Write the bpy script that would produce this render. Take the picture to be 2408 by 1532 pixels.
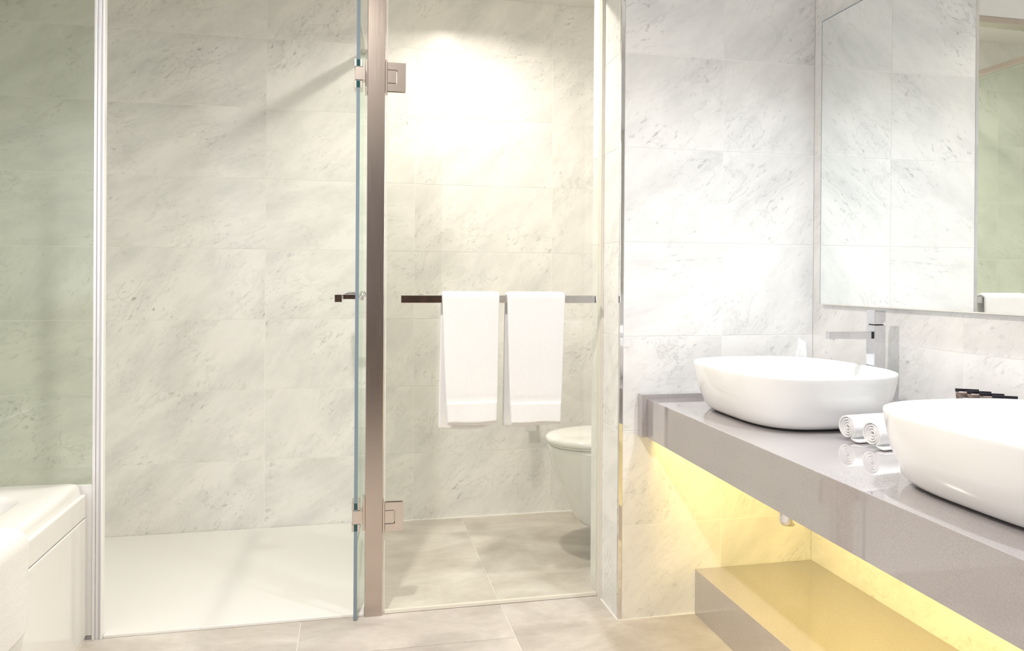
import bpy, bmesh, math, random
from mathutils import Vector, Matrix, noise

random.seed(7)
C = bpy.context.scene.collection
for o in list(bpy.data.objects):
    bpy.data.objects.remove(o, do_unlink=True)
sc = bpy.context.scene

# ------------------------------------------------------------------ camera
F_PX, CX, CY, IMG_W, IMG_H = 1758.73, 1204.0, 661.57, 2408.0, 1532.0
CAM_H = 1.0803
cam_data = bpy.data.cameras.new('camera')
cam = bpy.data.objects.new('camera', cam_data)
C.objects.link(cam)
cam_data.sensor_fit = 'HORIZONTAL'
cam_data.sensor_width = 36.0
cam_data.lens = F_PX * 36.0 / IMG_W
cam_data.shift_y = (CY - IMG_H / 2) / IMG_W
cam_data.clip_start = 0.02
YAW, PITCH, ROLL = 0.21178, -0.00294, 0.00668
fwd = Vector((math.sin(YAW) * math.cos(PITCH), math.cos(YAW) * math.cos(PITCH), math.sin(PITCH)))
rt = Vector((math.cos(YAW), -math.sin(YAW), 0))
up = rt.cross(fwd)
r2 = rt * math.cos(ROLL) + up * math.sin(ROLL)
u2 = -rt * math.sin(ROLL) + up * math.cos(ROLL)
m = Matrix((r2, u2, -fwd)).transposed().to_4x4()
m.translation = Vector((0, 0, CAM_H))
cam.matrix_world = m
sc.camera = cam

# ------------------------------------------------------------------ world, exposure
world = bpy.data.worlds.new('world')
sc.world = world
world.use_nodes = True
world.node_tree.nodes['Background'].inputs[0].default_value = (0.9, 0.95, 1.0, 1)
world.node_tree.nodes['Background'].inputs[1].default_value = 0.4
sc.view_settings.view_transform = 'Standard'
sc.view_settings.look = 'None'
sc.view_settings.gamma = 1.0
sc.view_settings.use_curve_mapping = False
sc.view_settings.exposure = 0.04
sc.cycles.use_denoising = True
sc.cycles.max_bounces = 12
sc.cycles.diffuse_bounces = 6
sc.cycles.glossy_bounces = 6
sc.cycles.transparent_max_bounces = 24

# light levels of the place
P_MAIN = 28.0       # ceiling downlight between bath and vanity (W)
P_WC = 13.0         # warm downlight of the toilet compartment
P_VANITY = 10.8      # downlight over the vanity
P_LED = 12.0         # yellow strip under the worktop
E_ADDED_WINDOW = 6.5      # glow of the invented, unseen window pane behind the camera
WARM = (1.0, 0.905, 0.81)
NEUTRAL = (1.0, 0.915, 0.85)
COOL = (0.88, 0.94, 1.0)
YELLOW = (1.0, 0.75, 0.20)

# ------------------------------------------------------------------ measured planes (metres)
BACK = 3.3415      # shower / toilet back wall
STUB = 2.2396      # short wall beside the vanity
RIGHT = 1.5147     # vanity wall
LEFT = -1.53       # wall beside the bath
REAR = -1.25       # wall behind the camera
CEIL = 2.35
JAMB = 0.8315      # opening side of the short wall
TILE_H, TILE_W = 0.3, 0.6315


# ------------------------------------------------------------------ material helpers
def new_mat(name):
    mt = bpy.data.materials.new(name)
    mt.use_nodes = True
    nt = mt.node_tree
    nt.nodes.clear()
    out = nt.nodes.new('ShaderNodeOutputMaterial')
    return mt, nt, out


def N(nt, kind, **kw):
    n = nt.nodes.new(kind)
    for k, v in kw.items():
        if k.startswith('i_'):
            n.inputs[k[2:].replace('_', ' ')].default_value = v
        else:
            setattr(n, k, v)
    return n


def L(nt, a, b):
    nt.links.new(a, b)


def ramp(nt, stops, interp='LINEAR'):
    r = nt.nodes.new('ShaderNodeValToRGB')
    r.color_ramp.interpolation = interp
    el = r.color_ramp.elements
    while len(el) < len(stops):
        el.new(0.5)
    for e, (p, c) in zip(el, stops):
        e.position = p
        e.color = (c, c, c, 1) if not isinstance(c, tuple) else (*c, 1)
    return r


def simple(name, col, rough=0.5, metal=0.0, coat=0.0, spec=0.5):
    mt, nt, out = new_mat(name)
    b = N(nt, 'ShaderNodeBsdfPrincipled')
    b.inputs['Base Color'].default_value = (*col, 1)
    b.inputs['Roughness'].default_value = rough
    b.inputs['Metallic'].default_value = metal
    b.inputs['Coat Weight'].default_value = coat
    b.inputs['Specular IOR Level'].default_value = spec
    L(nt, b.outputs[0], out.inputs[0])
    return mt


def marble_mat():
    mt, nt, out = new_mat('carrara_marble')
    tc = N(nt, 'ShaderNodeTexCoord')
    oi = N(nt, 'ShaderNodeObjectInfo')
    mul = N(nt, 'ShaderNodeVectorMath', operation='SCALE')
    comb = N(nt, 'ShaderNodeCombineXYZ')
    m1 = N(nt, 'ShaderNodeMath', operation='MULTIPLY'); m1.inputs[1].default_value = 57.0
    m2 = N(nt, 'ShaderNodeMath', operation='MULTIPLY'); m2.inputs[1].default_value = 91.0
    L(nt, oi.outputs['Random'], m1.inputs[0]); L(nt, oi.outputs['Random'], m2.inputs[0])
    L(nt, m1.outputs[0], comb.inputs[0]); L(nt, m2.outputs[0], comb.inputs[1])
    # each slab is cut at its own angle
    ang = N(nt, 'ShaderNodeMapRange'); ang.inputs['To Min'].default_value = -0.95; ang.inputs['To Max'].default_value = -0.25
    fr = N(nt, 'ShaderNodeMath', operation='FRACT'); m3 = N(nt, 'ShaderNodeMath', operation='MULTIPLY'); m3.inputs[1].default_value = 13.7
    L(nt, oi.outputs['Random'], m3.inputs[0]); L(nt, m3.outputs[0], fr.inputs[0]); L(nt, fr.outputs[0], ang.inputs['Value'])
    rot = N(nt, 'ShaderNodeVectorRotate', rotation_type='Z_AXIS')
    L(nt, tc.outputs['Object'], rot.inputs['Vector']); L(nt, ang.outputs[0], rot.inputs['Angle'])
    add = N(nt, 'ShaderNodeVectorMath', operation='ADD')
    L(nt, rot.outputs[0], add.inputs[0]); L(nt, comb.outputs[0], add.inputs[1])
    st = N(nt, 'ShaderNodeVectorMath', operation='MULTIPLY'); st.inputs[1].default_value = (1.0, 2.2, 1.0)
    L(nt, add.outputs[0], st.inputs[0])
    # large soft clouds
    cl = N(nt, 'ShaderNodeTexNoise'); cl.inputs['Scale'].default_value = 3.2; cl.inputs['Detail'].default_value = 5; cl.inputs['Roughness'].default_value = 0.6
    L(nt, st.outputs[0], cl.inputs['Vector'])
    clr = ramp(nt, [(0.42, 0.0), (0.72, 1.0)])
    L(nt, cl.outputs['Fac'], clr.inputs[0])
    # short grey flecks drawn along the slab's grain
    fl = N(nt, 'ShaderNodeTexNoise'); fl.inputs['Scale'].default_value = 30.0; fl.inputs['Detail'].default_value = 6; fl.inputs['Roughness'].default_value = 0.6; fl.inputs['Distortion'].default_value = 0.45
    L(nt, st.outputs[0], fl.inputs['Vector'])
    flr = ramp(nt, [(0.575, 0.0), (0.72, 1.0)])
    L(nt, fl.outputs['Fac'], flr.inputs[0])
    # patchiness of the flecks
    pm = N(nt, 'ShaderNodeTexNoise'); pm.inputs['Scale'].default_value = 4.0; pm.inputs['Detail'].default_value = 3
    L(nt, add.outputs[0], pm.inputs['Vector'])
    pmr = ramp(nt, [(0.42, 0.08), (0.68, 1.0)])
    L(nt, pm.outputs['Fac'], pmr.inputs[0])
    fm = N(nt, 'ShaderNodeMath', operation='MULTIPLY')
    L(nt, flr.outputs[0], fm.inputs[0]); L(nt, pmr.outputs[0], fm.inputs[1])
    # thin veins: ridges of a warped noise
    vn = N(nt, 'ShaderNodeTexNoise'); vn.inputs['Scale'].default_value = 3.6; vn.inputs['Detail'].default_value = 8; vn.inputs['Roughness'].default_value = 0.62; vn.inputs['Distortion'].default_value = 1.3
    L(nt, st.outputs[0], vn.inputs['Vector'])
    vs = N(nt, 'ShaderNodeMath', operation='SUBTRACT'); vs.inputs[1].default_value = 0.5
    va = N(nt, 'ShaderNodeMath', operation='ABSOLUTE')
    L(nt, vn.outputs['Fac'], vs.inputs[0]); L(nt, vs.outputs[0], va.inputs[0])
    vr = ramp(nt, [(0.0, 1.0), (0.022, 0.0)])
    L(nt, va.outputs[0], vr.inputs[0])
    vm = N(nt, 'ShaderNodeMath', operation='MULTIPLY')
    L(nt, vr.outputs[0], vm.inputs[0]); L(nt, pmr.outputs[0], vm.inputs[1])
    c1 = N(nt, 'ShaderNodeMix', data_type='RGBA')
    c1.inputs['A'].default_value = (0.86, 0.85, 0.835, 1); c1.inputs['B'].default_value = (0.70, 0.70, 0.69, 1)
    L(nt, clr.outputs[0], c1.inputs['Factor'])
    c2 = N(nt, 'ShaderNodeMix', data_type='RGBA'); c2.inputs['B'].default_value = (0.34, 0.345, 0.34, 1)
    s2 = N(nt, 'ShaderNodeMath', operation='MULTIPLY'); s2.inputs[1].default_value = 0.85
    L(nt, fm.outputs[0], s2.inputs[0]); L(nt, s2.outputs[0], c2.inputs['Factor']); L(nt, c1.outputs['Result'], c2.inputs['A'])
    c3 = N(nt, 'ShaderNodeMix', data_type='RGBA'); c3.inputs['B'].default_value = (0.48, 0.48, 0.47, 1)
    s3 = N(nt, 'ShaderNodeMath', operation='MULTIPLY'); s3.inputs[1].default_value = 0.4
    L(nt, vm.outputs[0], s3.inputs[0]); L(nt, s3.outputs[0], c3.inputs['Factor']); L(nt, c2.outputs['Result'], c3.inputs['A'])
    b = N(nt, 'ShaderNodeBsdfPrincipled')
    b.inputs['Roughness'].default_value = 0.28
    b.inputs['Specular IOR Level'].default_value = 0.35
    L(nt, c3.outputs['Result'], b.inputs['Base Color'])
    L(nt, b.outputs[0], out.inputs[0])
    return mt


def floor_mat():
    mt, nt, out = new_mat('stone_floor')
    tc = N(nt, 'ShaderNodeTexCoord'); oi = N(nt, 'ShaderNodeObjectInfo')
    comb = N(nt, 'ShaderNodeCombineXYZ'); m1 = N(nt, 'ShaderNodeMath', operation='MULTIPLY'); m1.inputs[1].default_value = 37.0
    L(nt, oi.outputs['Random'], m1.inputs[0]); L(nt, m1.outputs[0], comb.inputs[0]); L(nt, m1.outputs[0], comb.inputs[1])
    add = N(nt, 'ShaderNodeVectorMath', operation='ADD')
    L(nt, tc.outputs['Object'], add.inputs[0]); L(nt, comb.outputs[0], add.inputs[1])
    st = N(nt, 'ShaderNodeVectorMath', operation='MULTIPLY'); st.inputs[1].default_value = (1.0, 1.7, 1.0)
    L(nt, add.outputs[0], st.inputs[0])
    a = N(nt, 'ShaderNodeTexNoise'); a.inputs['Scale'].default_value = 2.6; a.inputs['Detail'].default_value = 6; a.inputs['Roughness'].default_value = 0.62; a.inputs['Distortion'].default_value = 0.6
    L(nt, st.outputs[0], a.inputs['Vector'])
    ar = ramp(nt, [(0.33, (0.43, 0.39, 0.35)), (0.50, (0.54, 0.50, 0.455)), (0.68, (0.66, 0.625, 0.58))])
    L(nt, a.outputs['Fac'], ar.inputs[0])
    f = N(nt, 'ShaderNodeTexNoise'); f.inputs['Scale'].default_value = 26.0; f.inputs['Detail'].default_value = 6; f.inputs['Roughness'].default_value = 0.7
    L(nt, st.outputs[0], f.inputs['Vector'])
    fr = ramp(nt, [(0.3, 0.93), (0.7, 1.05)])
    L(nt, f.outputs['Fac'], fr.inputs[0])
    mx = N(nt, 'ShaderNodeMix', data_type='RGBA', blend_type='MULTIPLY'); mx.inputs['Factor'].default_value = 1.0
    L(nt, ar.outputs[0], mx.inputs['A']); L(nt, fr.outputs[0], mx.inputs['B'])
    b = N(nt, 'ShaderNodeBsdfPrincipled'); b.inputs['Roughness'].default_value = 0.5
    bp = N(nt, 'ShaderNodeBump'); bp.inputs['Strength'].default_value = 0.15; bp.inputs['Distance'].default_value = 0.002
    L(nt, f.outputs['Fac'], bp.inputs['Height']); L(nt, bp.outputs[0], b.inputs['Normal'])
    L(nt, mx.outputs['Result'], b.inputs['Base Color']); L(nt, b.outputs[0], out.inputs[0])
    return mt


def quartz_mat():
    mt, nt, out = new_mat('grey_quartz')
    tc = N(nt, 'ShaderNodeTexCoord')
    a = N(nt, 'ShaderNodeTexNoise'); a.inputs['Scale'].default_value = 420.0; a.inputs['Detail'].default_value = 3
    L(nt, tc.outputs['Object'], a.inputs['Vector'])
    r = ramp(nt, [(0.35, (0.355, 0.326, 0.326)), (0.5, (0.385, 0.355, 0.354)), (0.68, (0.42, 0.39, 0.388))])
    L(nt, a.outputs['Fac'], r.inputs[0])
    b = N(nt, 'ShaderNodeBsdfPrincipled'); b.inputs['Roughness'].default_value = 0.10
    b.inputs['Specular IOR Level'].default_value = 0.6
    b.inputs['Coat Weight'].default_value = 1.0; b.inputs['Coat Roughness'].default_value = 0.02; b.inputs['Coat IOR'].default_value = 1.7
    L(nt, r.outputs[0], b.inputs['Base Color']); L(nt, b.outputs[0], out.inputs[0])
    return mt


def glass_mat(name, tint, refl=0.04):
    mt, nt, out = new_mat(name)
    t = N(nt, 'ShaderNodeBsdfTransparent'); t.inputs[0].default_value = (*tint, 1)
    g = N(nt, 'ShaderNodeBsdfGlossy'); g.inputs['Roughness'].default_value = 0.0; g.inputs[0].default_value = (0.95, 1, 0.97, 1)
    lw = N(nt, 'ShaderNodeLayerWeight'); lw.inputs[0].default_value = 0.5
    p = N(nt, 'ShaderNodeMath', operation='POWER'); p.inputs[1].default_value = 5.0
    mr = N(nt, 'ShaderNodeMapRange'); mr.inputs['To Min'].default_value = refl; mr.inputs['To Max'].default_value = 0.9
    L(nt, lw.outputs['Facing'], p.inputs[0]); L(nt, p.outputs[0], mr.inputs['Value'])
    mx = N(nt, 'ShaderNodeMixShader')
    L(nt, mr.outputs[0], mx.inputs[0]); L(nt, t.outputs[0], mx.inputs[1]); L(nt, g.outputs[0], mx.inputs[2])
    L(nt, mx.outputs[0], out.inputs[0])
    return mt


def steel_mat():
    mt, nt, out = new_mat('brushed_steel')
    tc = N(nt, 'ShaderNodeTexCoord')
    st = N(nt, 'ShaderNodeVectorMath', operation='MULTIPLY'); st.inputs[1].default_value = (900.0, 900.0, 6.0)
    L(nt, tc.outputs['Object'], st.inputs[0])
    a = N(nt, 'ShaderNodeTexNoise'); a.inputs['Scale'].default_value = 1.0; a.inputs['Detail'].default_value = 2
    L(nt, st.outputs[0], a.inputs['Vector'])
    mr = N(nt, 'ShaderNodeMapRange'); mr.inputs['To Min'].default_value = 0.18; mr.inputs['To Max'].default_value = 0.30
    L(nt, a.outputs['Fac'], mr.inputs['Value'])
    b = N(nt, 'ShaderNodeBsdfPrincipled'); b.inputs['Metallic'].default_value = 1.0
    b.inputs['Base Color'].default_value = (0.57, 0.50, 0.455, 1)
    L(nt, mr.outputs[0], b.inputs['Roughness']); L(nt, b.outputs[0], out.inputs[0])
    return mt


def terry_mat():
    mt, nt, out = new_mat('white_terry')
    tc = N(nt, 'ShaderNodeTexCoord')
    a = N(nt, 'ShaderNodeTexNoise'); a.inputs['Scale'].default_value = 330.0; a.inputs['Detail'].default_value = 3
    L(nt, tc.outputs['Object'], a.inputs['Vector'])
    bp = N(nt, 'ShaderNodeBump'); bp.inputs['Strength'].default_value = 0.4; bp.inputs['Distance'].default_value = 0.0025
    L(nt, a.outputs['Fac'], bp.inputs['Height'])
    b = N(nt, 'ShaderNodeBsdfPrincipled'); b.inputs['Base Color'].default_value = (0.78, 0.777, 0.775, 1)
    b.inputs['Roughness'].default_value = 0.95; b.inputs['Sheen Weight'].default_value = 0.25
    b.inputs['Specular IOR Level'].default_value = 0.1
    L(nt, bp.outputs[0], b.inputs['Normal']); L(nt, b.outputs[0], out.inputs[0])
    return mt


def wood_mat():
    mt, nt, out = new_mat('dark_wood')
    tc = N(nt, 'ShaderNodeTexCoord')
    st = N(nt, 'ShaderNodeVectorMath', operation='MULTIPLY'); st.inputs[1].default_value = (14.0, 14.0, 1.2)
    L(nt, tc.outputs['Object'], st.inputs[0])
    a = N(nt, 'ShaderNodeTexNoise'); a.inputs['Scale'].default_value = 2.0; a.inputs['Detail'].default_value = 6; a.inputs['Distortion'].default_value = 1.0
    L(nt, st.outputs[0], a.inputs['Vector'])
    r = ramp(nt, [(0.3, (0.035, 0.018, 0.012)), (0.7, (0.11, 0.055, 0.035))])
    L(nt, a.outputs['Fac'], r.inputs[0])
    b = N(nt, 'ShaderNodeBsdfPrincipled'); b.inputs['Roughness'].default_value = 0.4
    L(nt, r.outputs[0], b.inputs['Base Color']); L(nt, b.outputs[0], out.inputs[0])
    return mt


def emit_mat(name, col, strength):
    mt, nt, out = new_mat(name)
    e = N(nt, 'ShaderNodeEmission'); e.inputs[0].default_value = (*col, 1); e.inputs[1].default_value = strength
    L(nt, e.outputs[0], out.inputs[0])
    return mt


MARBLE = marble_mat()
FLOORM = floor_mat()
QUARTZ = quartz_mat()
STEEL = steel_mat()
TERRY = terry_mat()
WOOD = wood_mat()
GROUT = simple('wall_grout', (0.90, 0.89, 0.86), 0.85)
FGROUT = simple('floor_grout', (0.78, 0.745, 0.69), 0.85)
PAINT = simple('white_paint', (0.82, 0.80, 0.77), 0.7)
CERAMIC = simple('white_ceramic', (0.87, 0.87, 0.865), 0.07, coat=0.4)
ACRYLIC = simple('white_acrylic', (0.82, 0.82, 0.81), 0.14, coat=0.2)
TRAYM = simple('matt_tray', (0.82, 0.815, 0.80), 0.35)
CHROME = simple('chrome', (0.80, 0.80, 0.815), 0.04, metal=1.0)
NICKEL = simple('satin_nickel', (0.68, 0.61, 0.565), 0.24, metal=1.0)
ALU = simple('white_aluminium', (0.80, 0.80, 0.82), 0.3, metal=0.35)
TAPC = simple('polished_tap', (0.66, 0.665, 0.69), 0.07, metal=1.0)
MIRROR = simple('mirror_silver', (0.93, 0.955, 0.94), 0.0, metal=1.0)
SEAL = simple('translucent_seal', (0.76, 0.73, 0.66), 0.3)
EDGE = simple('glass_edge', (0.20, 0.26, 0.31), 0.12)
DARKEDGE = simple('dark_glass_edge', (0.01, 0.07, 0.075), 0.1)
SILICONE = simple('white_silicone', (0.85, 0.83, 0.79), 0.4)
BLACKP = simple('black_plastic', (0.012, 0.012, 0.02), 0.3)
TUBEM = simple('bronze_tube', (0.20, 0.15, 0.13), 0.28, metal=0.6)
GREYR = simple('grey_rubber', (0.32, 0.32, 0.33), 0.5)
PAPER = simple('tissue_paper', (0.90, 0.90, 0.90), 0.9)
CARD = simple('white_card', (0.80, 0.80, 0.79), 0.5)
G_SCREEN = glass_mat('green_screen_glass', (0.905, 0.93, 0.885))
G_DOOR = glass_mat('clear_door_glass', (0.982, 0.988, 0.975))
G_PART = glass_mat('partition_glass', (0.93, 0.955, 0.915))


# ------------------------------------------------------------------ mesh helpers
def link(name, me, mat=None, parent=None, smooth=False):
    o = bpy.data.objects.new(name, me)
    C.objects.link(o)
    if mat and not me.materials:
        me.materials.append(mat)
    if parent:
        o.parent = parent
    if smooth:
        for p in me.polygons:
            p.use_smooth = True
    return o


def mesh(name, verts, faces, mat=None, parent=None, smooth=False):
    me = bpy.data.meshes.new(name)
    me.from_pydata([tuple(v) for v in verts], [], faces)
    bm = bmesh.new(); bm.from_mesh(me)
    bmesh.ops.recalc_face_normals(bm, faces=bm.faces)
    bm.to_mesh(me); bm.free()
    return link(name, me, mat, parent, smooth)


def box_bm(x0, x1, y0, y1, z0, z1, bev=0.0, seg=2):
    bm = bmesh.new()
    bmesh.ops.create_cube(bm, size=1.0)
    for v in bm.verts:
        v.co = Vector(((x0 + x1) / 2 + v.co.x * (x1 - x0), (y0 + y1) / 2 + v.co.y * (y1 - y0), (z0 + z1) / 2 + v.co.z * (z1 - z0)))
    if bev > 0:
        bmesh.ops.bevel(bm, geom=list(bm.edges), offset=bev, segments=seg, affect='EDGES', profile=0.5)
    return bm


def box(name, x0, x1, y0, y1, z0, z1, mat, parent=None, bev=0.0, seg=2, xf=None):
    bm = box_bm(x0, x1, y0, y1, z0, z1, bev, seg)
    if xf is not None:
        bmesh.ops.transform(bm, matrix=xf, verts=bm.verts)
    me = bpy.data.meshes.new(name)
    bm.to_mesh(me); bm.free()
    return link(name, me, mat, parent, smooth=False)


def prism(name, poly, z0, z1, mat, parent=None, bev=0.0, axis='z'):
    """poly: 2-D outline; extruded along the axis."""
    bm = bmesh.new()
    def P(a, b, c):
        return {'z': (a, b, c), 'y': (a, c, b), 'x': (c, a, b)}[axis]
    lo = [bm.verts.new(P(a, b, z0)) for a, b in poly]
    hi = [bm.verts.new(P(a, b, z1)) for a, b in poly]
    bm.faces.new(lo); bm.faces.new(hi)
    n = len(poly)
    for i in range(n):
        bm.faces.new((lo[i], lo[(i + 1) % n], hi[(i + 1) % n], hi[i]))
    bmesh.ops.recalc_face_normals(bm, faces=bm.faces)
    if bev > 0:
        bmesh.ops.bevel(bm, geom=list(bm.edges), offset=bev, segments=2, affect='EDGES', profile=0.5)
    me = bpy.data.meshes.new(name)
    bm.to_mesh(me); bm.free()
    return link(name, me, mat, parent)


def loft(name, loops, mat, parent=None, cap0=True, cap1=True, smooth=True):
    n = len(loops[0]); vs = [p for lp in loops for p in lp]; fs = []
    for k in range(len(loops) - 1):
        for i in range(n):
            j = (i + 1) % n
            fs.append((k * n + i, k * n + j, (k + 1) * n + j, (k + 1) * n + i))
    if cap0: fs.append(tuple(range(n)))
    if cap1: fs.append(tuple((len(loops) - 1) * n + i for i in range(n)))
    return mesh(name, vs, fs, mat, parent, smooth)


def cyl(name, p0, p1, r, mat, parent=None, n=24, r1=None):
    p0, p1 = Vector(p0), Vector(p1); d = (p1 - p0).normalized()
    a = d.orthogonal().normalized(); b = d.cross(a); r1 = r if r1 is None else r1
    lp = lambda c, q: [c + (a * math.cos(t) + b * math.sin(t)) * q for t in [2 * math.pi * i / n for i in range(n)]]
    bv = min(r, r1) * 0.12
    o = loft(name, [lp(p0, r - bv), lp(p0 + d * bv, r), lp(p1 - d * bv, r1), lp(p1, r1 - bv)], mat, parent)
    return o


def empty(name, loc=(0, 0, 0)):
    o = bpy.data.objects.new(name, None)
    o.empty_display_size = 0.1
    C.objects.link(o)
    o.location = loc
    return o


def tag(o, label, cat, group=None):
    o['label'] = label; o['category'] = cat
    if group: o['group'] = group
    return o


def structure(o):
    o['kind'] = 'structure'
    return o


def rehome(root):
    """keep the children where they were modelled (world coordinates) under an empty that stands at the thing's base"""
    inv = Matrix.Translation(root.location).inverted()
    for ch in root.children:
        ch.matrix_parent_inverse = inv
    return root


def sgnpow(x, e):
    return math.copysign(abs(x) ** e, x)


def superloop(cx, cy, a, b, z, n, cnt=96):
    return [(cx + a * sgnpow(math.cos(t), 2 / n), cy + b * sgnpow(math.sin(t), 2 / n), z) for t in [2 * math.pi * i / cnt for i in range(cnt)]]


# ================================================================== ROOM SHELL
GAP, TH, REC = 0.003, 0.009, 0.0010


def tile_mesh(w, h):
    """local x along the course, y up, face at z = 0 pointing to +z"""
    bm = box_bm(GAP / 2, w - GAP / 2, GAP / 2, h - GAP / 2, -TH, 0.0)
    me = bpy.data.meshes.new('tile')
    bm.to_mesh(me); bm.free()
    me.materials.append(MARBLE)
    return me


tile_cache = {}


def tile_course(parent, origin, udir, normal, cols, rows):
    """cols, rows: joint positions; origin = corner of the face, udir along the course, normal into the room"""
    u = Vector(udir); n = Vector(normal); v = Vector((0, 0, 1))
    flip = u.cross(v).dot(n) < 0
    for i in range(len(cols) - 1):
        for j in range(len(rows) - 1):
            w, h = round(cols[i + 1] - cols[i], 4), round(rows[j + 1] - rows[j], 4)
            if w < 0.01 or h < 0.01:
                continue
            if (w, h) not in tile_cache:
                tile_cache[(w, h)] = tile_mesh(w, h)
            o = bpy.data.objects.new('tile', tile_cache[(w, h)])
            C.objects.link(o)
            if flip:
                uu = -u; pos = Vector(origin) + u * cols[i + 1] + v * rows[j]
            else:
                uu = u; pos = Vector(origin) + u * cols[i] + v * rows[j]
            mt = Matrix((uu, v, n)).transposed().to_4x4(); mt.translation = pos
            o.parent = parent
            o.matrix_world = mt


ROWS = [0.0, 0.3, 0.6, 0.9, 1.2, 1.5, 1.8, 2.1, CEIL]

# floor
fl = structure(box('floor', LEFT - 0.1, RIGHT + 0.1, REAR - 0.1, BACK + 0.1, -0.08, -0.0016, FGROUT))
xs = [LEFT, -0.148 - 0.6396, -0.148, 0.4915, 0.4915 + 0.6396, RIGHT]
for ci in range(5):
    yj = [REAR] + [y for y in ([2.197 - 1.279 * k for k in range(3, -2, -1)] if ci % 2 == 0 else [1.93 - 1.279 * k for k in range(3, -1, -1)]) if REAR < y < BACK] + [BACK]
    for k in range(len(yj) - 1):
        w, h = xs[ci + 1] - xs[ci], yj[k + 1] - yj[k]
        bm = box_bm(GAP / 2, w - GAP / 2, GAP / 2, h - GAP / 2, -0.009, 0)
        me = bpy.data.meshes.new('floor_tile'); bm.to_mesh(me); bm.free()
        o = link('floor_tile', me, FLOORM, fl); o.location = (xs[ci], yj[k], 0)

structure(box('ceiling', LEFT - 0.1, RIGHT + 0.1, REAR - 0.1, BACK + 0.1, CEIL, CEIL + 0.08, PAINT))

w_back = structure(box('wall_back', LEFT - 0.1, RIGHT + 0.1, BACK + REC, BACK + 0.1, -0.05, CEIL + 0.02, GROUT))
jb = [LEFT] + [-0.358 + TILE_W * k for k in range(-1, 3)] + [RIGHT]
tile_course(w_back, (0, BACK, 0), (1, 0, 0), (0, -1, 0), jb, ROWS)

w_right = structure(box('wall_right', RIGHT + REC, RIGHT + 0.1, REAR - 0.1, BACK, -0.05, CEIL + 0.02, GROUT))
jr = [REAR + 0.0] + sorted(y for y in [STUB - TILE_W * k for k in range(0, 6)] if y > REAR + 0.02)
tile_course(w_right, (RIGHT, 0, 0), (0, 1, 0), (-1, 0, 0), jr, ROWS)

w_left = structure(box('wall_left', LEFT - 0.1, LEFT - REC, REAR - 0.1, BACK, -0.05, CEIL + 0.02, GROUT))
jl = [REAR] + sorted(y for y in [BACK - TILE_W * k for k in range(0, 8)] if y > REAR + 0.02)
tile_course(w_left, (LEFT, 0, 0), (0, 1, 0), (1, 0, 0), jl, ROWS)

# short wall between toilet compartment and vanity, with its return (jamb)
w_stub = structure(box('wall_short', JAMB + REC, RIGHT, STUB + REC, 2.52, -0.05, CEIL + 0.02, GROUT))
tile_course(w_stub, (0, STUB, 0), (1, 0, 0), (0, -1, 0), [0.8425, 1.1832, RIGHT], ROWS)
tile_course(w_stub, (JAMB, 0, 0), (0, 1, 0), (-1, 0, 0), [STUB + 0.011, 2.52], ROWS)
structure(box('wall_compartment', 1.32, RIGHT, 2.52, BACK, 0, CEIL, PAINT))

# wall behind the camera; dark door invented for reflections, frosted window for fill daylight
structure(box('wall_rear', LEFT - 0.1, RIGHT + 0.1, REAR - 0.1, REAR, -0.05, CEIL + 0.02, PAINT))
d1 = structure(box('added_door_1', -0.62, 0.72, REAR + 0.002, REAR + 0.042, 0.004, 2.08, WOOD, bev=0.004))  # unseen door, added so the metal has something dark to reflect
box('added_door_panel', -0.47, 0.57, REAR + 0.042, REAR + 0.05, 1.05, 1.95, WOOD, d1, bev=0.003)
box('added_door_panel', -0.47, 0.57, REAR + 0.042, REAR + 0.05, 0.15, 0.92, WOOD, d1, bev=0.003)
cyl('added_door_handle', (0.63, REAR + 0.042, 1.0), (0.63, REAR + 0.10, 1.0), 0.011, NICKEL, d1)
WX0, WX1, WZ0, WZ1 = -1.44, -0.72, 0.9, 2.2
w1 = structure(box('added_window_1', WX0, WX1, REAR + 0.004, REAR + 0.012, WZ0, WZ1, emit_mat('added_daylight_pane', COOL, E_ADDED_WINDOW)))  # glowing pane of a made-up window, adds cool fill light
for nm, a in (('added_window_frame', (WX0 - .05, WX0, WZ0 - .05, WZ1 + .05)), ('added_window_frame', (WX1, WX1 + .05, WZ0 - .05, WZ1 + .05)),
              ('added_window_frame', (WX0, WX1, WZ0 - .05, WZ0)), ('added_window_frame', (WX0, WX1, WZ1, WZ1 + .05))):
    box(nm, a[0], a[1], REAR + 0.002, REAR + 0.03, a[2], a[3], ALU, w1, bev=0.002)

# painted bulkhead over the glass front
structure(box('wall_bulkhead', LEFT, JAMB, 2.42, 2.48, 2.10, CEIL, PAINT))

# chrome corner trim and the closing profile on the jamb
t1 = structure(box('trim_1', JAMB - 0.0012, 0.8425, STUB - 0.0012, STUB + 0.0105, 0.0, CEIL, CHROME, bev=0.0008))
t2 = structure(box('trim_2', JAMB - 0.0055, JAMB, 2.400, 2.446, 0.0, 2.075, SEAL, bev=0.001))
box('channel_lip', JAMB - 0.0085, JAMB - 0.0057, 2.404, 2.408, 0.0, 2.075, SEAL, t2)
# silicone lines where walls meet floor
t3 = structure(box('trim_3', 0.10, 1.32, BACK - 0.006, BACK, 0.0, 0.005, SILICONE))
t4 = structure(box('trim_4', JAMB, 1.094, STUB - 0.004, STUB, 0.0, 0.003, SILICONE))
t5 = structure(box('trim_5', JAMB - 0.004, JAMB, STUB, 2.40, 0.0, 0.003, SILICONE))

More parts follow.
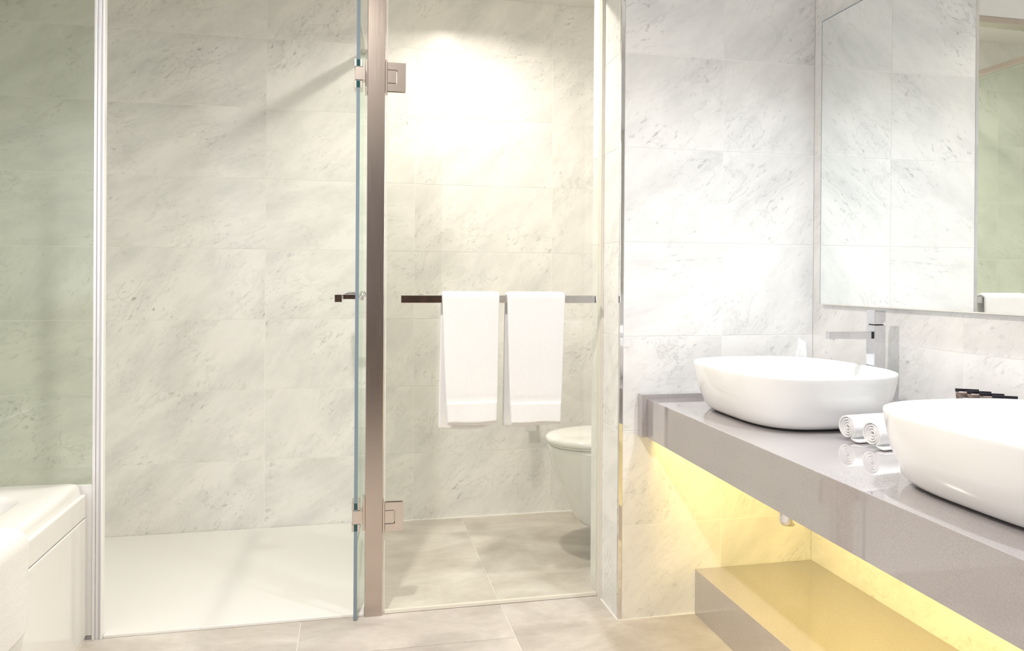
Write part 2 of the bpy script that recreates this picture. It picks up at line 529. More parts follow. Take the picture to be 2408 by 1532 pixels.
# ================================================================== CEILING DOWNLIGHTS
def downlight(x, y, power, col, label, size=0.085, spread=150):
    t = empty('downlight', (x, y, CEIL))
    n = 32
    ring = []
    for r, z in ((0.062, 0.0), (0.062, -0.004), (0.046, -0.006), (0.044, 0.0)):
        ring.append([(x + r * math.cos(2 * math.pi * i / n), y + r * math.sin(2 * math.pi * i / n), CEIL + z) for i in range(n)])
    loft('ring', ring, CHROME, t, cap0=False, cap1=False)
    e = power / 3.0
    lens = loft('lens', [[(x + r * math.cos(2 * math.pi * i / n), y + r * math.sin(2 * math.pi * i / n), CEIL - 0.001) for i in range(n)] for r in (0.044, 0.001)],
                emit_mat('lamp_lens', col, e), t, cap0=False)
    ld = bpy.data.lights.new('downlight_lamp', 'AREA')
    ld.shape = 'DISK'; ld.size = size; ld.energy = power; ld.color = col; ld.spread = math.radians(spread)
    lo = bpy.data.objects.new('downlight_lamp', ld); C.objects.link(lo); lo.parent = t
    lo.location = (x, y, CEIL - 0.008)
    rehome(t)
    tag(t, label, 'downlight')
    return t


downlight(-0.20, 1.40, P_MAIN, NEUTRAL, 'round recessed ceiling downlight between bath and vanity')
downlight(0.47, 2.80, P_WC, WARM, 'round recessed warm downlight above the toilet compartment')
downlight(1.25, 1.30, P_VANITY, COOL, 'round recessed ceiling downlight in front of the vanity mirror', spread=115)

# ================================================================== SHOWER
tray = tag(prism('shower_tray', [(LEFT + 0.004, 2.4475), (-0.7165, 2.4475), (-0.7165, 2.428), (0.047, 2.428), (0.047, 2.48), (0.072, 2.48), (0.072, BACK - 0.002), (LEFT + 0.004, BACK - 0.002)], 0.0, 0.010, TRAYM, bev=0.002),
           'flat white shower tray flush with the grey floor', 'shower tray')

# steel post and header
post = tag(box('steel_post', 0.0475, 0.1025, 2.420, 2.475, 0.0, 2.073, STEEL, bev=0.0012),
           'brushed steel square post between shower opening and toilet door', 'post')
head = tag(box('header_bar', LEFT + 0.002, JAMB - 0.001, 2.420, 2.475, 2.075, 2.099, STEEL, bev=0.001),
           'brushed steel header bar over the glass front', 'header bar')

# fixed screen above the bath with white profile
scr = empty('shower_screen', (-1.1, 2.437, 0.0))
pg = box('glass_pane', LEFT + 0.004, -0.738, 2.432, 2.440, 0.462, 2.074, G_SCREEN, scr)
box('filler_panel', LEFT + 0.004, -0.742, 2.430, 2.442, 0.012, 0.461, ACRYLIC, scr, bev=0.001)
box('base_strip', LEFT + 0.004, -0.742, 2.430, 2.442, 0.0, 0.011, GREYR, scr)
box('end_profile', -0.7465, -0.7385, 2.424, 2.446, 0.0, 2.074, ALU, scr, bev=0.001)
box('profile_web', -0.738, -0.729, 2.4285, 2.4425, 0.0, 2.074, ALU, scr, bev=0.001)
box('magnet_strip', -0.7285, -0.7235, 2.426, 2.444, 0.0, 2.074, simple('lilac_strip', (0.58, 0.58, 0.63), 0.4), scr, bev=0.001)
box('white_seal', -0.723, -0.7175, 2.422, 2.446, 0.0, 2.074, simple('white_rubber', (0.88, 0.88, 0.89), 0.4), scr, bev=0.0015)
rehome(scr)
tag(scr, 'greenish fixed glass screen with white end profile above the bath', 'glass screen')

# partition between shower and toilet
pa = empty('glass_partition', (0.076, 2.9, 0.0))
box('glass_pane', 0.073, 0.081, 2.477, BACK - 0.002, 0.012, 2.058, G_PART, pa)
box('top_rail', 0.066, 0.088, 2.477, BACK - 0.001, 2.058, 2.086, STEEL, pa, bev=0.001)
box('floor_seal', 0.073, 0.081, 2.477, BACK - 0.002, 0.0, 0.0118, SILICONE, pa)
rehome(pa)
tag(pa, 'fixed glass partition with top rail between shower and toilet', 'glass partition')


# ------------------------------------------------------------------ glass doors
def c_plate(x0, x1, z0, z1, notch_x, nz0, nz1):
    return [(x0, z0), (x1, z0), (x1, z1), (x0, z1), (x0, nz1), (notch_x, nz1), (notch_x, nz0), (x0, nz0)]


def make_hinge(door, xe, zc, post_x, sgn, y0=2.430, y1=2.440):
    """local door frame: leaf runs to +x from the hinge edge xe at the post (post_x); front face at y0"""
    h = 0.0455
    hg = prism('hinge', c_plate(xe, xe + 0.0585, zc - h, zc + h, xe + 0.032, zc - 0.022, zc + 0.022), y0 - 0.0075, y0 - 0.0006, NICKEL, door, bev=0.0007, axis='y')
    prism('clamp_plate', c_plate(xe, xe + 0.0585, zc - h, zc + h, xe + 0.032, zc - 0.022, zc + 0.022), y1 + 0.0006, y1 + 0.0075, NICKEL, hg, bev=0.0007, axis='y')
    box('tongue', post_x + 0.0066, xe + 0.0285, y0 - 0.0065, y1 + 0.0065, zc - 0.0205, zc + 0.0205, NICKEL, hg, bev=0.001)
    box('post_plate', post_x + 0.0006, post_x + 0.006, y0 - 0.012, y1 + 0.022, zc - 0.052, zc + 0.052, NICKEL, hg, bev=0.0008)
    return hg


def make_handle(door, x0, x1, zc, y0, y1):
    b = box('handle_bar', x0, x1, y0 - 0.067, y0 - 0.043, zc - 0.0125, zc + 0.0125, CHROME, door, bev=0.0012)
    for bx in (x0 + 0.055, x1 - 0.1):
        box('bracket', bx, bx + 0.031, y0 - 0.0425, y0 - 0.0006, zc - 0.004, zc + 0.012, CHROME, b, bev=0.001)
        cyl('through_bolt', (bx + 0.0155, y1 + 0.0005, zc + 0.004), (bx + 0.0155, y1 + 0.012, zc + 0.004), 0.012, CHROME, b)
    return b


# toilet door (closed)
wd = empty('glass_door', (0.47, 2.435, 0.0))
box('glass_pane', 0.1105, 0.8255, 2.430, 2.440, 0.0125, 2.060, G_DOOR, wd)
box('edge_strip', 0.1075, 0.1103, 2.4305, 2.4395, 0.0125, 2.060, SEAL, wd)
box('bottom_seal', 0.1105, 0.8255, 2.4295, 2.4405, 0.001, 0.0123, SEAL, wd, bev=0.001)
for zc in (1.7255, 0.314):
    make_hinge(wd, 0.1095, zc, 0.1025, 1)
make_handle(wd, 0.1525, 0.795, 1.0145, 2.430, 2.440)
rehome(wd)
tag(wd, 'closed clear glass door with towel rail handle in front of the toilet', 'glass door')

# shower door: same leaf hung on the other side of the post and swung open into the shower
sd = empty('glass_door', (0.0, 0.0, 0.0))
HX, HY = 0.0195, 2.430             # pivot
swing = Matrix.Translation((HX, HY, 0)) @ Matrix.Rotation(math.radians(87.7), 4, 'Z')
# leaf modelled along +x from the pivot, front face (handle side) towards +y, then turned by the swing
box('glass_pane', -0.030, 0.668, -0.005, 0.005, 0.0125, 2.060, G_DOOR, sd, xf=swing)
box('edge_strip', -0.0325, -0.0302, -0.0055, 0.0055, 0.003, 2.060, EDGE, sd, xf=swing)
box('bottom_seal', -0.030, 0.668, -0.0055, 0.0055, 0.0108, 0.0123, SEAL, sd, xf=swing)
hb = box('handle_bar', 0.012, 0.655, 0.048, 0.072, 1.002, 1.027, CHROME, sd, bev=0.0012, xf=swing)
for bx in (0.05, 0.525):
    box('bracket', bx, bx + 0.031, 0.0056, 0.0475, 1.0105, 1.0265, CHROME, hb, bev=0.001, xf=swing)
    o = cyl('through_bolt', swing @ Vector((bx + 0.0155, -0.0055, 1.0185)), swing @ Vector((bx + 0.0155, -0.018, 1.0185)), 0.012, CHROME, hb)
for zc in (1.7225, 0.327):
    # two clamp plates straddle the glass, the tongue reaches over to the post plate
    pl = c_plate(-0.033, 0.0255, zc - 0.0455, zc + 0.0455, -0.001, zc - 0.022, zc + 0.022)
    hg = prism('hinge', pl, 0.0058, 0.0125, NICKEL, sd, bev=0.0007, axis='y'); hg.data.transform(swing)
    o = prism('clamp_plate', pl, -0.0125, -0.0058, NICKEL, hg, bev=0.0007, axis='y'); o.data.transform(swing)
    box('tongue', HX - 0.011, 0.0395, HY - 0.0352, HY + 0.002, zc - 0.0205, zc + 0.0205, NICKEL, hg, bev=0.001)
    box('post_plate', 0.0400, 0.0470, HY - 0.012, HY + 0.038, zc - 0.052, zc + 0.052, NICKEL, hg, bev=0.0008)
    box('glass_notch', -0.0328, -0.0305, -0.0050, 0.0050, zc + 0.0235, zc + 0.044, DARKEDGE, hg, xf=swing)
    box('glass_notch', -0.0328, -0.0305, -0.0050, 0.0050, zc - 0.044, zc - 0.0235, DARKEDGE, hg, xf=swing)
tag(sd, 'open clear glass shower door swung inwards, seen on its edge', 'glass door')


# ================================================================== TOWELS ON THE RAIL
def hanging_towel(x0, x1, xb0, xb1, front_z, back_z, label, seed):
    """folded towel over the door rail: front flap x0..x1 at the hem, back flap hangs a little lower"""
    bar_y0, bar_y1, bar_z = 2.430 - 0.067, 2.430 - 0.043, 1.027
    th = 0.0045
    cy = (bar_y0 + bar_y1) / 2
    path = []
    yf, yb = bar_y0 - 0.0075, bar_y1 + 0.0075
    nf = 44
    for k in range(nf):
        t = k / (nf - 1); path.append((yf - 0.006 * (1 - t) ** 2, front_z + (bar_z - 0.004 - front_z) * t, 'f', t))
    for k in range(1, 8):
        a = math.pi * k / 8
        path.append((cy - (cy - yf) * math.cos(a), bar_z - 0.004 + 0.0125 * math.sin(a), 'o', k / 8))
    for k in range(nf):
        t = k / (nf - 1); path.append((yb + 0.004 * t, bar_z - 0.004 + (back_z - bar_z + 0.004) * t, 'b', t))
    nx = 30
    vs, fs = [], []
    for k, (y, z, w, t) in enumerate(path):
        for i in range(nx + 1):
            s = i / nx
            top0, top1 = x0[0], x1[0]
            if w == 'f':
                a, b = x0[1] + (x0[0] - x0[1]) * t ** 0.8, x1[1] + (x1[0] - x1[1]) * t ** 0.8
            elif w == 'b':
                a, b = x0[0] + (xb0 - x0[0]) * t, x1[0] + (xb1 - x1[0]) * t
            else:
                a, b = x0[0], x1[0]
            x = a + (b - a) * s
            q = Vector((x * 9 + seed, z * 5, 0.3 if w == 'b' else 0))
            amp = 0.0035 * (1 - t if w == 'f' else (t if w == 'b' else 0.1))
            dy = noise.noise(q) * amp + noise.noise(Vector((x * 160, z * 160, seed))) * 0.0008
            dz = noise.noise(Vector((x * 14, seed, 2.0))) * (0.004 if (w == 'f' and t < 0.1) or (w == 'b' and t > .9) else 0)
            if w == 'b': dz -= 0.006 * math.sin(math.pi * s) * t
            groove = 0.0
            if w == 'f' and abs(z - (front_z + 0.083)) < 0.006: groove = 0.0016
            if w == 'f' and abs(z - (front_z + 0.016)) < 0.005: groove = 0.0010
            corner = 0.004 * max(0, abs(s - .5) * 2 - .9) / .1 if w == 'o' else 0
            vs.append((x, y + dy + groove, z + dz - corner))
    W = nx + 1
    for k in range(len(path) - 1):
        for i in range(nx):
            fs.append((k * W + i, k * W + i + 1, (k + 1) * W + i + 1, (k + 1) * W + i))
    o = mesh('hand_towel', vs, fs, TERRY, None, True)
    sol = o.modifiers.new('thickness', 'SOLIDIFY'); sol.thickness = th * 2; sol.offset = 0
    bv = o.modifiers.new('soft', 'SUBSURF'); bv.levels = 1; bv.render_levels = 1
    tag(o, label, 'towel', 'hand towels on the door rail')
    # woven band above the hem
    bs, bf = [], []
    nb = 8
    for k in range(nb + 1):
        z = front_z + 0.006 + 0.068 * k / nb
        t = (z - front_z) / (bar_z - front_z)
        a, b = x0[1] + (x0[0] - x0[1]) * t ** 0.8, x1[1] + (x1[0] - x1[1]) * t ** 0.8
        for i in range(nx + 1):
            x = a + 0.002 + (b - a - 0.004) * i / nx
            dy = noise.noise(Vector((x * 9 + seed, z * 5, 0))) * 0.0035 * (1 - t)
            bs.append((x, yf - 0.006 * (1 - t) ** 2 + dy - th - 0.0002, z + (noise.noise(Vector((x * 14, seed, 2.0))) * 0.004 if t < .1 else 0)))
    for k in range(nb):
        for i in range(nx):
            bf.append((k * W + i, k * W + i + 1, (k + 1) * W + i + 1, (k + 1) * W + i))
    bo = mesh('border_band', bs, bf, TERRY, o, True)
    s2 = bo.modifiers.new('thickness', 'SOLIDIFY'); s2.thickness = 0.0012; s2.offset = 0
    return o


hanging_towel((0.2815, 0.2990), (0.4660, 0.4590), 0.276, 0.452, 0.6155, 0.5985,
              'white terry hand towel on the door rail, nearer the steel post', 1.7)
hanging_towel((0.4905, 0.5040), (0.6850, 0.6700), 0.486, 0.655, 0.6080, 0.6000,
              'white terry hand towel on the door rail, nearer the toilet', 5.3)

# ================================================================== TOILET
TY = 2.88
toilet = empty('toilet', (1.05, TY, 0.0))


def d_loop(xt, xr, hw, z, n=64, front=0.27, yc=TY, e=2.25):
    """rounded front at xt, straight back at xr"""
    fx = min(front, xr - xt - 0.02); pts = []
    for i in range(n // 2 + 1):
        a = -math.pi / 2 + math.pi * i / (n // 2)
        pts.append((xt + fx - fx * sgnpow(math.cos(a), 2 / e), yc - hw * sgnpow(math.sin(a), 2 / e) * 1.0, z))
    for i in range(1, 8):
        t = i / 8
        pts.append((xt + fx + (xr - xt - fx) * t, yc - hw, z))
    for i in range(9):
        pts.append((xr, yc - hw + 2 * hw * i / 8, z))
    for i in range(1, 8):
        t = i / 8
        pts.append((xr + (xt + fx - xr) * t, yc + hw, z))
    return pts


prof = [(0.088, 0.965, 0.085), (0.090, 0.935, 0.100), (0.100, 0.912, 0.112), (0.118, 0.893, 0.120), (0.150, 0.872, 0.128), (0.195, 0.846, 0.138), (0.255, 0.820, 0.151), (0.34, 0.790, 0.168), (0.40, 0.777, 0.177), (0.416, 0.775, 0.178), (0.419, 0.780, 0.174)]
loft('bowl', [d_loop(xt, 1.319, hw, z) for z, xt, hw in prof], CERAMIC, toilet)
seat = loft('seat', [d_loop(xt, 1.24, hw, z) for z, xt, hw in [(0.4205, 0.781, 0.173), (0.423, 0.776, 0.178), (0.430, 0.776, 0.178), (0.4315, 0.779, 0.175)]], simple('seat_shadow_gap', (0.8, 0.79, 0.77), 0.2), toilet)
loft('lid', [d_loop(xt, 1.245, hw, z) for z, xt, hw in [(0.4325, 0.776, 0.177), (0.434, 0.768, 0.185), (0.440, 0.7655, 0.1875), (0.449, 0.767, 0.186), (0.455, 0.774, 0.180), (0.459, 0.788, 0.168), (0.461, 0.815, 0.145)]], CERAMIC, toilet)
box('hinge_block', 1.25, 1.30, TY - 0.10, TY + 0.10, 0.4195, 0.452, CERAMIC, toilet, bev=0.008)
rehome(toilet)
tag(toilet, 'white wall-hung toilet with closed rounded lid behind the glass door', 'toilet')

# paper holder on the back wall
ph = empty('paper_holder', (0.83, BACK, 0.39))
hp = [(0.772, 0.0), (0.905, 0.0)]
box('back_plate', 0.775, 0.82, BACK - 0.008, BACK - 0.0005, 0.49, 0.545, CHROME, ph, bev=0.001)
box('hood', 0.772, 0.822, BACK - 0.068, BACK - 0.062, 0.393, 0.535, ALU, ph, bev=0.002)
box('hood_top', 0.772, 0.822, BACK - 0.0615, BACK - 0.0085, 0.529, 0.535, CHROME, ph, bev=0.001)
cyl('spindle', (0.775, BACK - 0.034, 0.455), (0.88, BACK - 0.034, 0.455), 0.006, CHROME, ph)
cyl('spindle_arm', (0.79, BACK - 0.034, 0.455), (0.79, BACK - 0.009, 0.50), 0.005, CHROME, ph)
rehome(ph)
tag(ph, 'small chrome paper holder on the marble wall behind the towels', 'paper holder')

# ================================================================== BATH
bath = empty('bathtub', (-1.15, 1.55, 0.0))
BX0, BX1, BY0, BY1 = LEFT + 0.003, -0.776, 0.68, 2.424


def rrect(x0, x1, y0, y1, z, r, n=10):
    pts = []
    for cx, cy, a0 in ((x1 - r, y1 - r, 0), (x0 + r, y1 - r, 90), (x0 + r, y0 + r, 180), (x1 - r, y0 + r, 270)):
        for i in range(n):
            a = math.radians(a0 + 90 * i / (n - 1)); pts.append((cx + r * math.cos(a), cy + r * math.sin(a), z))
    return pts


IX0, IX1, IY0, IY1 = -1.44, -0.879, 0.80, 2.302
loops = []
for ins, z in ((0.020, 0.380), (0.0, 0.382), (0.0, 0.400), (-0.006, 0.432), (-0.001, 0.442), (0.0, 0.452), (0.002, 0.462), (0.007, 0.469), (0.014, 0.4715)):
    loops.append(rrect(BX0 + max(ins, 0), BX1 - ins, BY0 + ins, BY1 - max(ins, 0), z, 0.012 + max(0, ins)))
for ins, z, r in ((-0.014, 0.4695, 0.085), (-0.006, 0.4685, 0.085), (0.0, 0.464, 0.085), (0.004, 0.455, 0.085), (0.03, 0.30, 0.10), (0.06, 0.16, 0.12), (0.10, 0.115, 0.13), (0.17, 0.105, 0.10)):
    loops.append(rrect(IX0 + ins, IX1 - ins, IY0 + ins, IY1 - ins, z, r))
loft('shell', loops, ACRYLIC, bath, cap0=False, cap1=True)
box('apron_upper', -0.790, -0.762, BY0 + 0.005, BY1 - 0.001, 0.3665, 0.436, ACRYLIC, bath, bev=0.0045, seg=3)
box('apron_lower', -0.790, -0.7615, BY0 + 0.005, BY1 - 0.001, 0.012, 0.3645, ACRYLIC, bath, bev=0.003, seg=2)
box('plinth', -0.790, -0.764, BY0 + 0.008, BY1 - 0.002, 0.0, 0.0118, SILICONE, bath)
box('end_panel', BX0 + 0.01, -0.792, BY0 + 0.006, BY0 + 0.02, 0.0, 0.40, ACRYLIC, bath)
cyl('drain_plug', (-1.16, 2.02, 0.105), (-1.16, 2.02, 0.112), 0.032, CHROME, bath)
rehome(bath)
tag(bath, 'white bathtub with panelled apron along the left marble wall', 'bathtub')

# towel draped over the bath edge
vs, fs = [], []
nu, nv = 46, 26
plist = []
for k in range(nu):
    t = k / (nu - 1)
    s = t * 0.62
    if s < 0.08: plist.append((-0.868 - 0.006 + 0.006 * s / 0.08, 0.30 + (0.478 - 0.30) * s / 0.08 if s < 0.08 else 0))
    else:
        d = s - 0.08
        if d < 0.088: plist.append((-0.872 + d, 0.4805))
        elif d < 0.125:
            a = (d - 0.088) / 0.037 * math.pi / 2; plist.append((-0.784 + 0.0335 * math.sin(a), 0.447 + 0.0335 * math.cos(a)))
        else:
            plist.append((-0.7505 - 0.0005, 0.447 - (d - 0.125) * 0.49))
for k, (x, z) in enumerate(plist):
    for i in range(nv):
        q = i / (nv - 1)
        t = k / (nu - 1)
        y = 1.984 - 0.40 * q
        dx = noise.noise(Vector((y * 7, z * 4, 3.1))) * 0.006 * max(0, t - .4)
        dx += 0.010 * max(0, t - .45) * math.sin(q * 9.0)
        dx = max(dx, -0.001)
        dz = 0.0
        if t > 0.9:
            dz = 0.03 * (t - .9) / .1 * max(0, 1 - q / 0.10) ** 2 - 0.02 * q * (t - .9) / .1
        jit = noise.noise(Vector((y * 170, z * 170, 1))) * 0.0009
        vs.append((x + dx + jit, y - 0.012 * max(0, t - .85) / .15 * (q < .05), z + dz))
for k in range(nu - 1):
    for i in range(nv - 1):
        fs.append((k * nv + i, k * nv + i + 1, (k + 1) * nv + i + 1, (k + 1) * nv + i))
bt = mesh('bath_towel', vs, fs, TERRY, None, True)
sm = bt.modifiers.new('thickness', 'SOLIDIFY'); sm.thickness = 0.010; sm.offset = 0
ss = bt.modifiers.new('soft', 'SUBSURF'); ss.levels = 1; ss.render_levels = 1
tag(bt, 'white terry towel draped over the edge of the bathtub', 'towel')

# ================================================================== VANITY
CT, CB = 0.7060, 0.5836          # worktop top, bottom of the front apron
YE = 0.15                        # where the worktop ends towards the camera


def front_x(y):
    return 0.9125 - 0.0186 * (STUB - 0.034 - y)


Y_UP = STUB - 0.034
sect = [(0.0, CT), (0.0, CB), (0.022, CB), (0.022, CT - 0.03), (None, CT - 0.03), (None, CT)]
loops = [[((front_x(y) + dx) if dx is not None else RIGHT - 0.0005, y, z) for dx, z in sect] for y in (YE, Y_UP - 0.0004)]
wt = loft('worktop', loops, QUARTZ, None, smooth=False)
bw = wt.modifiers.new('eased_edge', 'BEVEL'); bw.width = 0.0016; bw.segments = 2; bw.limit_method = 'ANGLE'
tag(box('upstand', 0.8935, RIGHT - 0.0005, Y_UP, STUB - 0.0004, CB + 0.002, 0.7200, QUARTZ, bev=0.001),
    'grey quartz upstand strip on the wall at the end of the worktop', 'upstand')
tag(wt, 'grey speckled quartz worktop with deep front apron carrying both basins', 'worktop')

bench = tag(box('low_bench', 1.094, RIGHT - 0.0006, YE, STUB - 0.0006, 0.0, 0.1446, QUARTZ, bev=0.0012),
            'low grey quartz bench on the floor beneath the worktop', 'bench')

# LED strip under the worktop
led = empty('led_strip', (0.955, 1.2, 0.60))
LX = 0.9505
sl = [(front_x(y) + 0.0224) for y in (YE + 0.05, STUB - 0.06)]
prism('strip_carrier', [(sl[1], STUB - 0.06), (sl[0], YE + 0.05), (sl[0] + 0.004, YE + 0.05), (sl[1] + 0.004, STUB - 0.06)], 0.604, 0.620, ALU, led)
prism('strip_diffuser', [(sl[1] + 0.0042, STUB - 0.07), (sl[0] + 0.0042, YE + 0.06), (sl[0] + 0.006, YE + 0.06), (sl[1] + 0.006, STUB - 0.07)], 0.606, 0.618, emit_mat('led_glow', YELLOW, 6.0), led)
ld = bpy.data.lights.new('led_strip_lamp', 'AREA')
ld.shape = 'RECTANGLE'; ld.size = 0.012; ld.size_y = STUB - YE - 0.14; ld.energy = P_LED; ld.color = YELLOW
lo = bpy.data.objects.new('led_strip_lamp', ld); C.objects.link(lo)
lo.parent = led; lo.location = ((sl[0] + sl[1]) / 2 + 0.008, (YE + STUB) / 2, 0.611)
lo.rotation_euler = Matrix.Rotation(-math.atan(0.0186), 3, 'Z').to_euler()
lo.rotation_euler = (Matrix.Rotation(-math.atan(0.0186), 3, 'Z') @ Matrix.Rotation(math.radians(-82), 3, 'Y')).to_euler()
rehome(led)
tag(led, 'yellow glowing light strip fixed under the quartz worktop', 'light strip')


def basin(cx, cy, label):
    t = empty('vessel_basin', (cx, cy, CT))
    A, B, H, n = 0.2287, 0.2634, 0.8445 - CT, 2.9
    loops = []
    for s, z in ((0.70, 0.003), (0.755, 0.004), (0.79, 0.008), (0.838, 0.020), (0.892, 0.041), (0.940, 0.068), (0.971, 0.096), (0.990, 0.122), (0.998, 0.138), (0.998, 0.1425), (0.993, H), (0.981, H), (0.974, 0.1415), (0.966, 0.132), (0.945, 0.10), (0.89, 0.062), (0.80, 0.036), (0.62, 0.022), (0.35, 0.017), (0.10, 0.0155)):
        z *= H / 0.1442 if z != H else 1.0
        e = n + (0.4 if z < 0.03 else 0)
        # the foot is drawn in a little more on the long axis
        loops.append(superloop(cx, cy, A * (s if s > .75 else s), B * (s + (0.045 if z < 0.02 and s > .6 else 0.02 if s < .95 and z < .09 and s > .8 else 0)), CT + z, e))
    loft('bowl', loops, CERAMIC, t)
    foot = loft('foot', [superloop(cx, cy, A * 0.66, B * 0.70, CT + z, n) for z in (0.0002, 0.0032)], BLACKP, t)  # recessed foot; its black stands in for the gap shadow under the bowl
    cyl('drain_cover', (cx, cy, CT + 0.0152), (cx, cy, CT + 0.021), 0.03, CHROME, t)
    rehome(t)
    tag(t, label, 'basin')
    return t


basin(1.1872, 1.8641, 'white oval vessel basin in front of the square tap')
basin(1.1629, 1.0262, 'white oval vessel basin in front of the black toiletry tubes')

# square tap behind the first basin
tap = empty('basin_tap', (1.4415, 1.838, CT))
tx0, tx1, ty0, ty1 = 1.424, 1.459, 1.8205, 1.8555
box('body', tx0, tx1, ty0, ty1, CT, 0.9575, TAPC, tap, bev=0.0008)
box('neck', tx0 + 0.004, tx1 - 0.004, ty0 + 0.004, ty1 - 0.004, 0.9577, 0.9605, BLACKP, tap)
bm_l = prism('lever_block', [(tx0, 0.9607), (tx1 - 0.013, 0.9607), (tx1, 0.9685), (tx1, 0.9995), (tx0, 0.9995)], ty0, ty1, TAPC, tap, bev=0.0006, axis='y')
sp = box('spout', 1.290, tx0 - 0.004, 1.828, 1.848, 0.9195, 0.9400, TAPC, tap, bev=0.0006)
box('spout_collar', tx0 - 0.0038, tx0 - 0.0002, 1.829, 1.847, 0.9205, 0.939, BLACKP, sp)
cyl('aerator', (1.302, 1.838, 0.9193), (1.302, 1.838, 0.9168), 0.008, TAPC, sp)
rehome(tap)
tag(tap, 'tall square chrome tap standing behind the white basin', 'tap')

# bottle trap under the worktop
trap = empty('drain_trap', (1.185, 1.86, 0.40))
cyl('tailpipe', (1.185, 1.86, CT - 0.031), (1.185, 1.86, 0.50), 0.016, CHROME, trap)
n = 28
loft('bottle', [[(1.185 + r * math.cos(2 * math.pi * i / n), 1.86 + r * math.sin(2 * math.pi * i / n), z) for i in range(n)] for r, z in ((0.008, 0.403), (0.017, 0.405), (0.0225, 0.411), (0.0245, 0.420), (0.0245, 0.499), (0.02, 0.503))], CHROME, trap)
cyl('waste_pipe', (1.21, 1.86, 0.47), (RIGHT - 0.004, 1.86, 0.47), 0.016, CHROME, trap)
cyl('wall_flange', (RIGHT - 0.0035, 1.86, 0.47), (RIGHT - 0.012, 1.86, 0.47), 0.034, CHROME, trap)
rehome(trap)
tag(trap, 'chrome bottle trap hanging below the quartz worktop', 'drain trap')

# mirror
mr = empty('wall_mirror', (1.5, 1.3, 1.0))
MX = 1.4965
box('glass', MX, MX + 0.004, 0.42, 2.1735, 1.0071, 1.9245, MIRROR, mr)
box('backing', MX + 0.0042, RIGHT - 0.0004, 0.46, 2.125, 1.03, 1.89, ALU, mr)
for nm, a in (('edge', (0.42, 2.1735, 1.0041, 1.0069)), ('edge', (0.42, 2.1735, 1.9247, 1.9275)), ('edge', (2.1737, 2.1760, 1.0041, 1.9275))):
    box(nm, MX, MX + 0.005, a[0], a[1], a[2], a[3], SEAL if a[3] < 1.1 else EDGE, mr)
rehome(mr)
tag(mr, 'large frameless wall mirror above the two basins', 'mirror')


# rolled face towels between the basins
def rolled_towel(x0, x1, y, r, label, ang, seed):
    th = 0.0052; turns = 4.1; per = 26
    cz = CT + r + 0.0015
    pts = []
    N_ = int(turns * per)
    r0 = r - turns * (th * 1.28)
    for k in range(N_ + 1):
        a = 2 * math.pi * k / per
        rr = r0 + (r - th / 2 - r0) * k / N_
        ph_ = a - 2 * math.pi * turns - math.pi * 0.62
        pts.append((rr * math.cos(ph_), rr * math.sin(ph_)))
    # loose tail lying on the worktop
    lx, lz = pts[-1]
    for k in range(1, 6):
        pts.append((lx - 0.0052 * k, lz + (-r + th / 2 + 0.0002 - lz) * min(1, k / 2.5)))
    nrm = []
    for k in range(len(pts)):
        a = pts[max(0, k - 1)]; b = pts[min(len(pts) - 1, k + 1)]
        dx, dz = b[0] - a[0], b[1] - a[1]; l_ = math.hypot(dx, dz) or 1
        nrm.append((-dz / l_, dx / l_))
    outer = [(p[0] + q[0] * th / 2, p[1] + q[1] * th / 2) for p, q in zip(pts, nrm)]
    inner = [(p[0] - q[0] * th / 2, p[1] - q[1] * th / 2) for p, q in zip(pts, nrm)]
    nxs = 14
    vs, fs = [], []
    M = len(pts)
    for j in range(nxs + 1):
        s = j / nxs; x = x0 + (x1 - x0) * s
        for side in (outer, inner):
            for k, (a, b) in enumerate(side):
                e = noise.noise(Vector((k * .21, x * 40, seed))) * 0.0009
                xe = x
                if j == 0: xe = x + noise.noise(Vector((k * 0.35, seed, 4))) * 0.002 - 0.004 * (1 - k / M) * -1
                ca, sa = math.cos(ang), math.sin(ang)
                lxp, lyp = xe - x0, a + e
                vs.append((x0 + lxp * ca - lyp * sa, y + lxp * sa + lyp * ca, cz + b + e * .5))
    R_ = 2 * M
    for j in range(nxs):
        for k in range(M - 1):
            fs.append((j * R_ + k, j * R_ + k + 1, (j + 1) * R_ + k + 1, (j + 1) * R_ + k))
            fs.append((j * R_ + M + k, (j + 1) * R_ + M + k, (j + 1) * R_ + M + k + 1, j * R_ + M + k + 1))
        for k in (0, M - 1):
            fs.append((j * R_ + k, (j + 1) * R_ + k, (j + 1) * R_ + M + k, j * R_ + M + k))
    for j in (0, nxs):
        for k in range(M - 1):
            fs.append((j * R_ + k, j * R_ + M + k, j * R_ + M + k + 1, j * R_ + k + 1))
    o = mesh('rolled_towel', vs, fs, TERRY, None, True)
    sb = o.modifiers.new('soft', 'SUBSURF'); sb.levels = 1; sb.render_levels = 1
    tag(o, label, 'towel', 'rolled face towels on the worktop')
    return o


rolled_towel(1.135, 1.325, 1.548, 0.0305, 'white rolled face towel on the worktop next to the basin with the tap', 0.10, 2.0)
rolled_towel(1.140, 1.330, 1.470, 0.0305, 'white rolled face towel on the worktop next to the basin by the tubes', 0.10, 9.0)

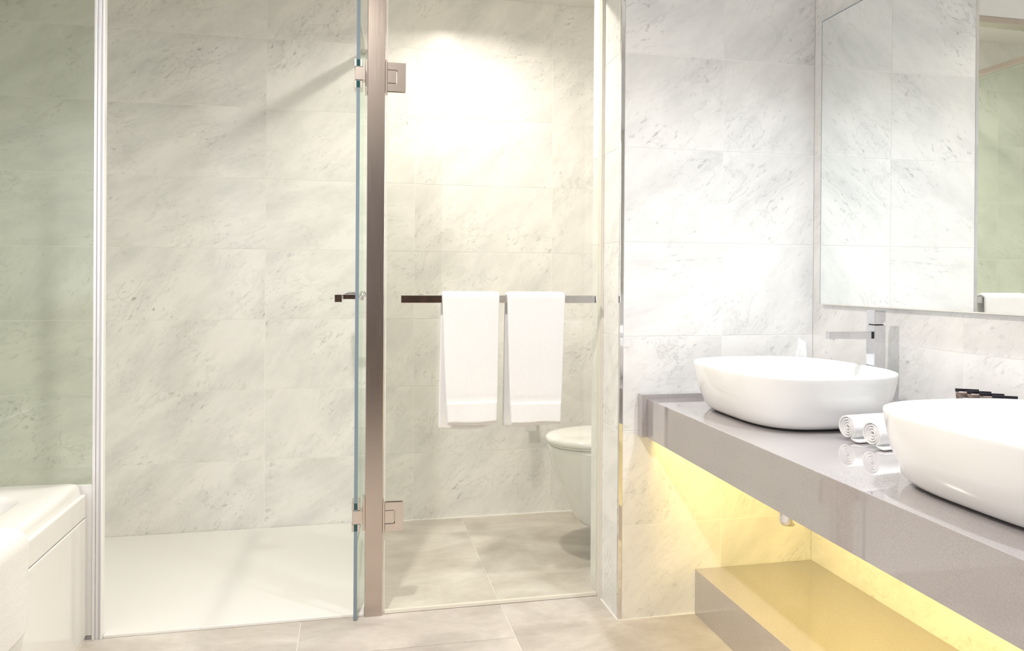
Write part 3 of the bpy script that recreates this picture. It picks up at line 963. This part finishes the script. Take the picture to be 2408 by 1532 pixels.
# tissue box behind the first basin
tb = empty('tissue_box', (1.405, 2.135, CT))
box('carton', 1.385, 1.490, 2.100, 2.200, CT, CT + 0.115, CARD, tb, bev=0.003)
vs, fs = [], []
rowsT = [(0.0, 0.023, -0.004), (0.024, 0.021, -0.002), (0.045, 0.0165, 0.002), (0.058, 0.0145, 0.004), (0.070, 0.0155, 0.003)]
for k, (h, w, sx) in enumerate(rowsT):
    for i in range(9):
        s = i / 8 * 2 - 1
        vs.append((1.4015 + sx * .6 + s * w, 2.13 + 0.002 * math.sin(s * 4 + k), CT + 0.1155 + h + (-0.008 * s if k == 4 else 0)))
for k in range(4):
    for i in range(8):
        fs.append((k * 9 + i, k * 9 + i + 1, (k + 1) * 9 + i + 1, (k + 1) * 9 + i))
ti = mesh('tissue', vs, fs, PAPER, tb, True)
so = ti.modifiers.new('thickness', 'SOLIDIFY'); so.thickness = 0.0012; so.offset = 0
rehome(tb)
tag(tb, 'white tissue box with a tissue sticking up behind the basin', 'tissue box')

# toiletry tubes standing along the wall
tube_labels = ['dark toiletry tube with black crimped end, at the tap end of the row', 'dark toiletry tube with black crimped end, second from the tap',
               'dark toiletry tube with black crimped end, third from the tap', 'dark toiletry tube with black crimped end, farthest from the tap']
for i in range(4):
    bx, by = 1.4660, 1.545 - 0.036 * i
    t = empty('toiletry_tube', (bx, by, CT))
    cyl('cap', (bx, by, CT), (bx, by, CT + 0.018), 0.015, BLACKP, t, n=20)
    loops = []
    for f in (0.0, 0.1, 0.35, 0.65, 0.9, 1.0):
        z = CT + 0.0182 + 0.0895 * f
        wx = 0.0165 + (0.0245 - 0.0165) * f; wy = 0.0165 * (1 - f) + 0.0014 * f
        loops.append([(bx + wx * math.cos(2 * math.pi * k / 24), by + wy * math.sin(2 * math.pi * k / 24), z) for k in range(24)])
    b_ = loft('body', loops, TUBEM, t)
    box('crimp', bx - 0.0252, bx + 0.0252, by - 0.0016, by + 0.0016, CT + 0.1078, CT + 0.114, BLACKP, t, bev=0.0004)
    # a line of pale print below the crimp
    for k in range(5):
        box('print_mark', bx - 0.009 + 0.0036 * k, bx - 0.0066 + 0.0036 * k, by - 0.0060, by - 0.0048, CT + 0.090, CT + 0.093, CARD, b_)
    tw = Matrix.Translation((bx, by, 0)) @ Matrix.Rotation(math.radians(-32), 4, 'Z') @ Matrix.Translation((-bx, -by, 0))
    for ch in t.children_recursive:
        ch.data.transform(tw)
    rehome(t)
    tag(t, tube_labels[i], 'toiletry tube', 'toiletry tubes behind the basin')
